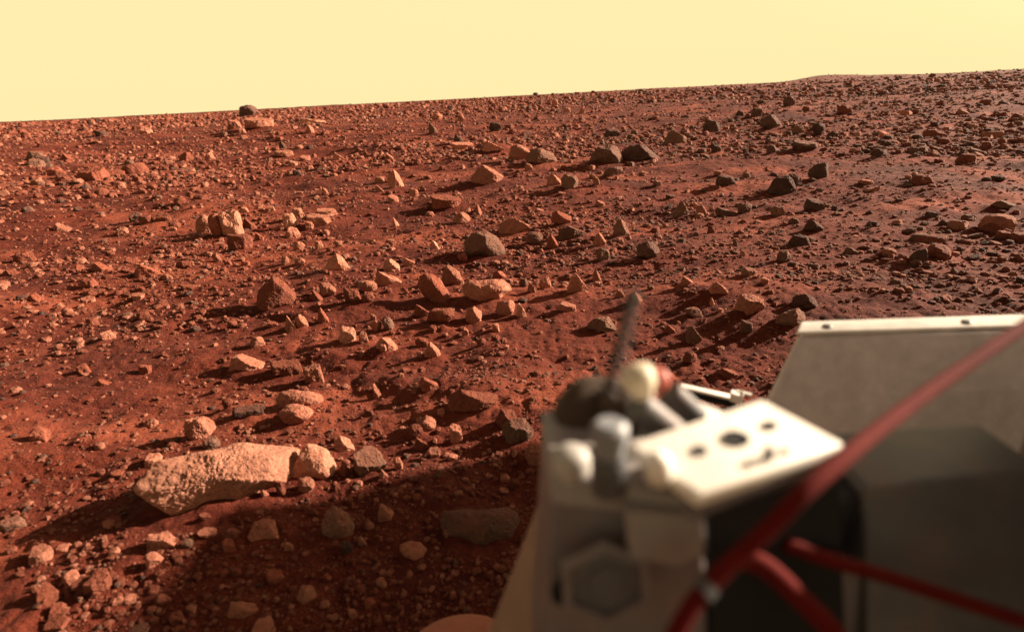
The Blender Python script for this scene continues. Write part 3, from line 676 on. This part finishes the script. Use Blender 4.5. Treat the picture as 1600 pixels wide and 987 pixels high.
def lathe(c, axis, prof, seg=32):
    """prof: (radius, along axis) pairs"""
    axis = unit(axis); a = unit(np.cross(axis, [0.2, .9, .1])); b = np.cross(axis, a); V, Fc = [], []
    for r_, z_ in prof:
        for s in range(seg):
            an = 2 * math.pi * s / seg; V.append(np.array(c) + axis * z_ + max(r_, 1e-5) * (math.cos(an) * a + math.sin(an) * b))
    for k in range(len(prof) - 1):
        for s in range(seg): Fc.append((k * seg + s, k * seg + (s + 1) % seg, (k + 1) * seg + (s + 1) % seg, (k + 1) * seg + s))
    Fc.append(tuple(range(seg - 1, -1, -1))); Fc.append(tuple(range((len(prof) - 1) * seg, len(prof) * seg)))
    return V, Fc
def smooth_path(pts, n=10):
    out = []; P_ = [np.array(p) for p in pts]; P_ = [2 * P_[0] - P_[1]] + P_ + [2 * P_[-1] - P_[-2]]
    for i in range(1, len(P_) - 2):
        for k in range(n):
            t = k / n; a, b, c, d = P_[i - 1], P_[i], P_[i + 1], P_[i + 2]
            out.append(.5 * ((2 * b) + (-a + c) * t + (2 * a - 5 * b + 4 * c - d) * t * t + (-a + 3 * b - 3 * c + d) * t ** 3))
    out.append(P_[-2]); return out

def build_lander():
    root = bpy.data.objects.new('lander', None); C.objects.link(root)
    tag(root, 'white and grey spacecraft lander with deck plate, red cables and covers at lower right', 'spacecraft')
    Z = np.array([0, 0, 1.0])
    ZT = 1.08
    # white deck plate; dark discs paint in the shade of its holes
    A, B, Cc, D = (PZ(*p, ZT) for p in ((978, 692), (1190, 622), (1321, 692), (1090, 772)))
    v, f = prism([A, B, Cc, D], -Z * .011)
    plate = part('deck_plate', v, f, WHITE, root, bevel=.0035)
    for (px, py, rw) in ((1150, 685, .0088), (1203, 665, .0050), (1093, 704, .0052)):
        c = PZ(px, py, ZT + .0006)
        v, f = lathe(c, Z, [(rw, 0), (rw, .0012), (rw * .86, .0014), (rw * .8, -.0002), (0, -.0003)], 28)
        part('hole_shade_disc', v, f, BLACK if rw > .006 else DGREY, plate, smooth=False)
    for (px, py, rw, hh) in ((1200, 716, .0032, .007), (1172, 726, .0028, .0015), (1228, 706, .0025, .0015)):
        c = PZ(px, py, ZT)
        v, f = lathe(c, Z, [(rw, -.001), (rw, hh), (rw * .7, hh + .001), (0, hh + .001)], 20)
        part('bolt', v, f, DGREY if hh > .003 else MIDG, plate)
    # side skirt below the front edge, then the bay, its shade painted black
    fr = unit(Cc - D); inn = unit(B - Cc); inn[2] = 0
    back = np.cross(Z, fr) * 1.0
    if back @ inn < 0: back = -back
    D2, C2 = D + back * .004 - Z * .0125, Cc + back * .004 - Z * .0125
    v, f = prism([D2, C2, C2 - Z * .010, D2 - Z * .010], back * .01); part('skirt', v, f, GREY, root, bevel=.002)
    # housing under the plate, facing the camera
    hp = [P(862, 768, .40), P(1000, 772, .385), P(1098, 800, .385), P(1106, 900, .40), P(1110, 1120, .43), P(840, 1120, .44)]
    bk = unit(np.array([fw[0], fw[1], 0])) * .10
    v, f = prism(hp, bk); housing = part('housing', v, f, GREY, root, bevel=.006)
    lp = [P(858, 742, .395), P(1092, 770, .38), P(1102, 800, .38), P(1000, 806, .383), P(860, 790, .395)]
    v, f = prism(lp, bk * .9); part('housing_lip', v, f, PANELG, root, bevel=.004)
    # boxy lower front of the housing
    bp = [P(978, 800, .374), P(1100, 805, .376), P(1102, 862, .378), P(1060, 884, .378), P(985, 870, .376)]
    v, f = prism(bp, bk * .12); part('cover_panel', v, f, PANELG, housing, bevel=.0008)
    # hexagonal port with a raised rim
    hc = P(945, 905, .385); nrm = -unit(np.array([fw[0], fw[1], fw[2] * .8]))
    ax = unit(np.cross(nrm, Z)); ay = np.cross(ax, nrm)
    Vh, Fh = [], []
    for rad, dz in ((.033, 0), (.033, .006), (.027, .007), (.026, .0005)):
        for s in range(6):
            an = math.pi / 6 + s * math.pi / 3; Vh.append(hc + nrm * dz + rad * (math.cos(an) * ax + math.sin(an) * .86 * ay))
    for k in range(3):
        for s in range(6): Fh.append((k * 6 + s, k * 6 + (s + 1) % 6, (k + 1) * 6 + (s + 1) % 6, (k + 1) * 6 + s))
    port = part('port_rim', Vh, Fh, GREY, root)
    v, f = lathe(hc, nrm, [(.0275, -.002), (.0275, .001), (.012, .002), (.012, .0045), (0, .0045)], 6); part('port_cover', v, f, DGREY, port)
    v, f = lathe(P(880, 925, .395), nrm, [(.0085, -.004), (.0085, .002), (.0065, .0025), (.006, .001), (0, .001)], 24); part('round_hole', v, f, BLACK, root)
    # tapered shroud behind, widening downwards
    tp, bt = P(968, 700, .56), P(985, 1130, .62)
    v, f = lathe(tp, bt - tp, [(.055, -.02), (.066, 0), (.083, .06), (.190, float(np.linalg.norm(bt - tp)))], 48)
    part('leg_shroud', v, f, TAN, root, smooth=True)
    # bosses either side of the post
    for (px, py, dp, s_) in ((893, 712, .40, 1.0), (1030, 722, .350, .62)):
        c = P(px, py, dp)
        v, f = lathe(c - Z * .006, Z, [(.0135 * s_, -.026 if s_ > .9 else -.006), (.0135 * s_, .004), (.012 * s_, .009), (.008 * s_, .012), (0, .013)], 28); part('boss', v, f, WHITE if s_ < .9 else MIDG, root, smooth=True)
    # post with pale collar and dark foot
    c = P(952, 745, .372)
    v, f = lathe(c, Z, [(.0118, -.01), (.0118, .012), (.0105, .015), (.0105, .018)], 28); post = part('post', v, f, DGREY, root)
    v, f = lathe(c, Z, [(.0095, .018), (.0095, .026), (.0115, .027), (.0115, .038), (.008, .041), (0, .041)], 28); part('collar', v, f, BLUEG, post)
    # dark drum behind the post
    c = P(942, 662, .47)
    axd = unit(-fw * .9 + rt * .2 + up * .25)
    v, f = lathe(c, axd, [(.0, -.03), (.030, -.028), (.039, -.018), (.041, -.006), (.039, .006), (.031, .012), (.018, .014), (0, .015)], 40); part('drum', v, f, BROWN, root, smooth=True)
    v, f = lathe(P(968, 628, .455), up + rt * .1, [(.016, -.025), (.017, 0), (.013, .012), (.010, .016)], 24); part('neck', v, f, BROWN, root)
    # cream knob and red cap
    ka = unit(up * .9 + rt * -.35 - fw * .3)
    v, f = lathe(P(1000, 598, .40), ka, [(.0075, -.010), (.0090, -.004), (.0115, -.002), (.0120, .006), (.0105, .0105), (.006, .013), (0, .0135)], 32); part('knob', v, f, CREAM, root, smooth=True)
    v, f = lathe(P(1026, 594, .43), unit(rt + up * .1 - fw * .2), [(.009, -.012), (.010, 0), (.009, .006), (.005, .009), (0, .010)], 28); part('end_cap', v, f, REDB, root, smooth=True)
    # slanted tubes running down to the back edge of the plate
    for (a, b, dp, rr, m_) in (((995, 632), (1050, 676), .42, .0115, DGREY), ((1046, 612), (1088, 652), .47, .0105, DGREY)):
        p1, p2 = P(*a, dp), P(*b, dp + .01); ax_ = p2 - p1
        v, f = lathe(p1, ax_, [(rr * .5, 0), (rr * .55, -.0005), (rr * .9, -.0005), (rr, .001), (rr, float(np.linalg.norm(ax_)))], 28); part('tube', v, f, m_, root)
    v, f = prism([P(1010, 640, .44), P(1058, 612, .50), P(1130, 640, .52), P(1110, 662, .48), P(1030, 690, .44)], -Z * .02); part('bracket', v, f, MIDG, root, bevel=.004)
    # smooth fairing between tubes and plate
    v, f = prism([P(1075, 626, .62), P(1130, 640, .60), P(1170, 648, .60), P(1120, 670, .58), P(1070, 650, .58)], -Z * .03); part('fairing', v, f, GREY, root, bevel=.008)
    # thin beaded spring mast
    a, b = P(991, 455, .335), P(946, 625, .335); L = np.linalg.norm(b - a); ax_ = unit(b - a)
    v, f = tube([a, b], .0022, 10); mast = part('mast', v, f, SPRING, root)
    prof = []
    nb = 10
    for k in range(nb):
        z0 = L * k / nb; st = L / nb
        rr = .0046 + .0026 * k / nb
        prof += [(.002, z0), (rr, z0 + st * .15), (rr, z0 + st * .5), (.002, z0 + st * .62)]
    v, f = lathe(a, ax_, prof, 12); part('spring', v, f, SPRING, mast)
    # collapsed instrument boom lying beyond the plate
    p1, p2 = P(1062, 604, 1.20), P(1150, 624, 1.15); ax_ = p2 - p1; sd = unit(np.cross(ax_, Z)) * .018; sd = sd if sd[1] > 0 else -sd; dn = np.array([0, 0, -.008])
    v, f = prism([p1, p2, p2 + sd, p1 + sd], dn * .6); boom = part('boom', v, f, WHITE, root, bevel=.001)
    v, f = prism([p1 + dn * .7, p2 + dn * .7, p2 + dn * 2.6, p1 + dn * 2.2], sd * .8); part('boom_channel', v, f, BLACK, boom)
    q1, q2 = P(1141, 614, 1.135), P(1168, 620, 1.125); dn2 = np.array([0, 0, -.018])
    v, f = prism([q1, q2 - rt * .009, q2 - rt * .013 + dn2, q1 + dn2], sd); part('boom_joint', v, f, WHITE, boom, bevel=.001)
    v, f = prism([P(1150, 611, 1.125), P(1174, 617, 1.125), P(1174, 619, 1.125), P(1150, 613, 1.125)], sd * .5); part('hinge_plate', v, f, METAL, boom)
    v, f = tube([P(1159, 611, 1.12), P(1157, 630, 1.12)], .003, 12); part('hinge_pin', v, f, METAL, boom)
    v, f = tube([P(1043, 592, .9), P(1044, 604, .9)], .0014, 8); part('pin', v, f, METAL, root)
    # big grey generator cover at the right
    dC = 1.05
    t1 = P(1247, 527, dC); b1 = P(1186, 650, dC * 1.0)
    Rr = np.array([1.0, -.10, 0]); Rr = unit(Rr)
    wdt = .95
    t2 = t1 + Rr * wdt + Z * .02; b2 = t2 + np.array([.03, -.04, -.42]); b1 = t1 + (b1 - t1) * 2.2
    bkv = np.array([.020, .032, .0])
    v, f = prism([t1, t2, b2, b1], bkv); cov = part('generator_cover', v, f, BOXG, root, bevel=.012)
    # white strip: the cover's sunlit top edge put into the colour
    v, f = prism([t1 - rt * .004 + Z * .004, t2 + Z * .004, t2 + bkv + Z * .012, t1 + bkv + Z * .012], Z * .006); part('cover_lit_strip', v, f, WHITE, cov, bevel=.002)
    for kk in (.05, .30, .55, .80):
        c = t1 + (t2 - t1) * kk + bkv * .5 + Z * .012; v, f = lathe(c, Z, [(.009, -.006), (.009, .002), (.006, .004), (0, .004)], 16); part('bolt', v, f, DGREY, cov)
    # body below and behind the plate
    b0 = D + back * .02 - Z * .03; b1_ = Cc + back * .02 + fr * .02 - Z * .03
    bl = [q - Z * .07 for q in (b0 + fr * .045 + back * .02, b1_ + fr * .10 + back * .02, b1_ + fr * .10 + back * .09, b0 + back * .09 + fr * .045)]
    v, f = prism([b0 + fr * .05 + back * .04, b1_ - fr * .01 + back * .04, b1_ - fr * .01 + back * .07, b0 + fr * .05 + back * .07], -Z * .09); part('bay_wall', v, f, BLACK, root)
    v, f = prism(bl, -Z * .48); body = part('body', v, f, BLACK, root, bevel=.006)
    v, f = prism([P(1215, 905, .46), P(1300, 880, .47), P(1420, 900, .48), P(1420, 1100, .50), P(1130, 1100, .46)], bk * .3); part('lower_panel', v, f, GREY, root, bevel=.006)
    v, f = prism([P(1350, 760, .47), P(1480, 745, .49), P(1640, 735, .51), P(1640, 1100, .50), P(1360, 1100, .46)], bk * .8); part('side_panel', v, f, DGREY, root, bevel=.006)
    v, f = prism([np.array(p) for p in ((.62, .03, 1.165), (.64, .62, 1.165), (1.0, .62, 1.165), (1.0, .0, 1.165))], -Z * .8); part('shade_box', v, f, GREY, root, bevel=.008)  # unseen box added to keep sunlight off the parts below the plate
    v, f = prism([np.array(p) for p in ((.9, .0, .62), (.9, .55, .62), (3.0, .55, .62), (3.0, .0, .62))], -Z * .3); part('deck_beam', v, f, GREY, root, bevel=.008)
    # unseen body block, added right of the frame to cast the foreground shadow
    dk = [np.array(p) for p in ((2.92, .30, 1.72), (2.93, 2.93, 1.72), (4.6, 2.8, 1.72), (4.6, .1, 1.72))]
    v, f = prism(dk, -Z * 1.22); part('shadow_block', v, f, GREY, root, bevel=.01)
    v, f = prism([P(1106, 796, .405), P(1310, 726, .42), P(1325, 1110, .47), P(1112, 1110, .44)], bk * .05); part('bay_shade_sheet', v, f, BLACK, root)  # black sheet put in for the shade inside the bay
    # red cables
    for pts, rr in (([P(1660, 470, .52), P(1450, 612, .43), P(1283, 745, .352), P(1200, 826, .345), P(1120, 900, .34), P(1075, 955, .335), P(1030, 1040, .33)], .0056),
                    ([P(1150, 868, .405), P(1195, 885, .40), P(1245, 930, .40), P(1300, 985, .40), P(1370, 1080, .39)], .0075),
                    ([P(1225, 848, .425), P(1290, 872, .42), P(1400, 905, .425), P(1660, 990, .43)], .0055)):
        v, f = tube(smooth_path(pts, 8), rr, 18); cb = part('cable', v, f, REDC, root, smooth=True)
    v, f = tube([P(1108, 912, .34), P(1096, 927, .338)], .0070, 18); part('cable_clamp', v, f, DGREY, root)
    # dusty footpad on the ground
    g = ground_hit(725, 1072)[0]; g = np.array([g[0], g[1], g[2]])
    v, f = lathe(g + np.array([0, 0, -.01]), Z + np.array([.05, -.05, 0]), [(.165, -.01), (.175, .02), (.172, .045), (.155, .058), (.12, .064), (.05, .072), (0, .074)], 56); part('footpad', v, f, DUSTY, root, smooth=True)
    return root
build_lander()
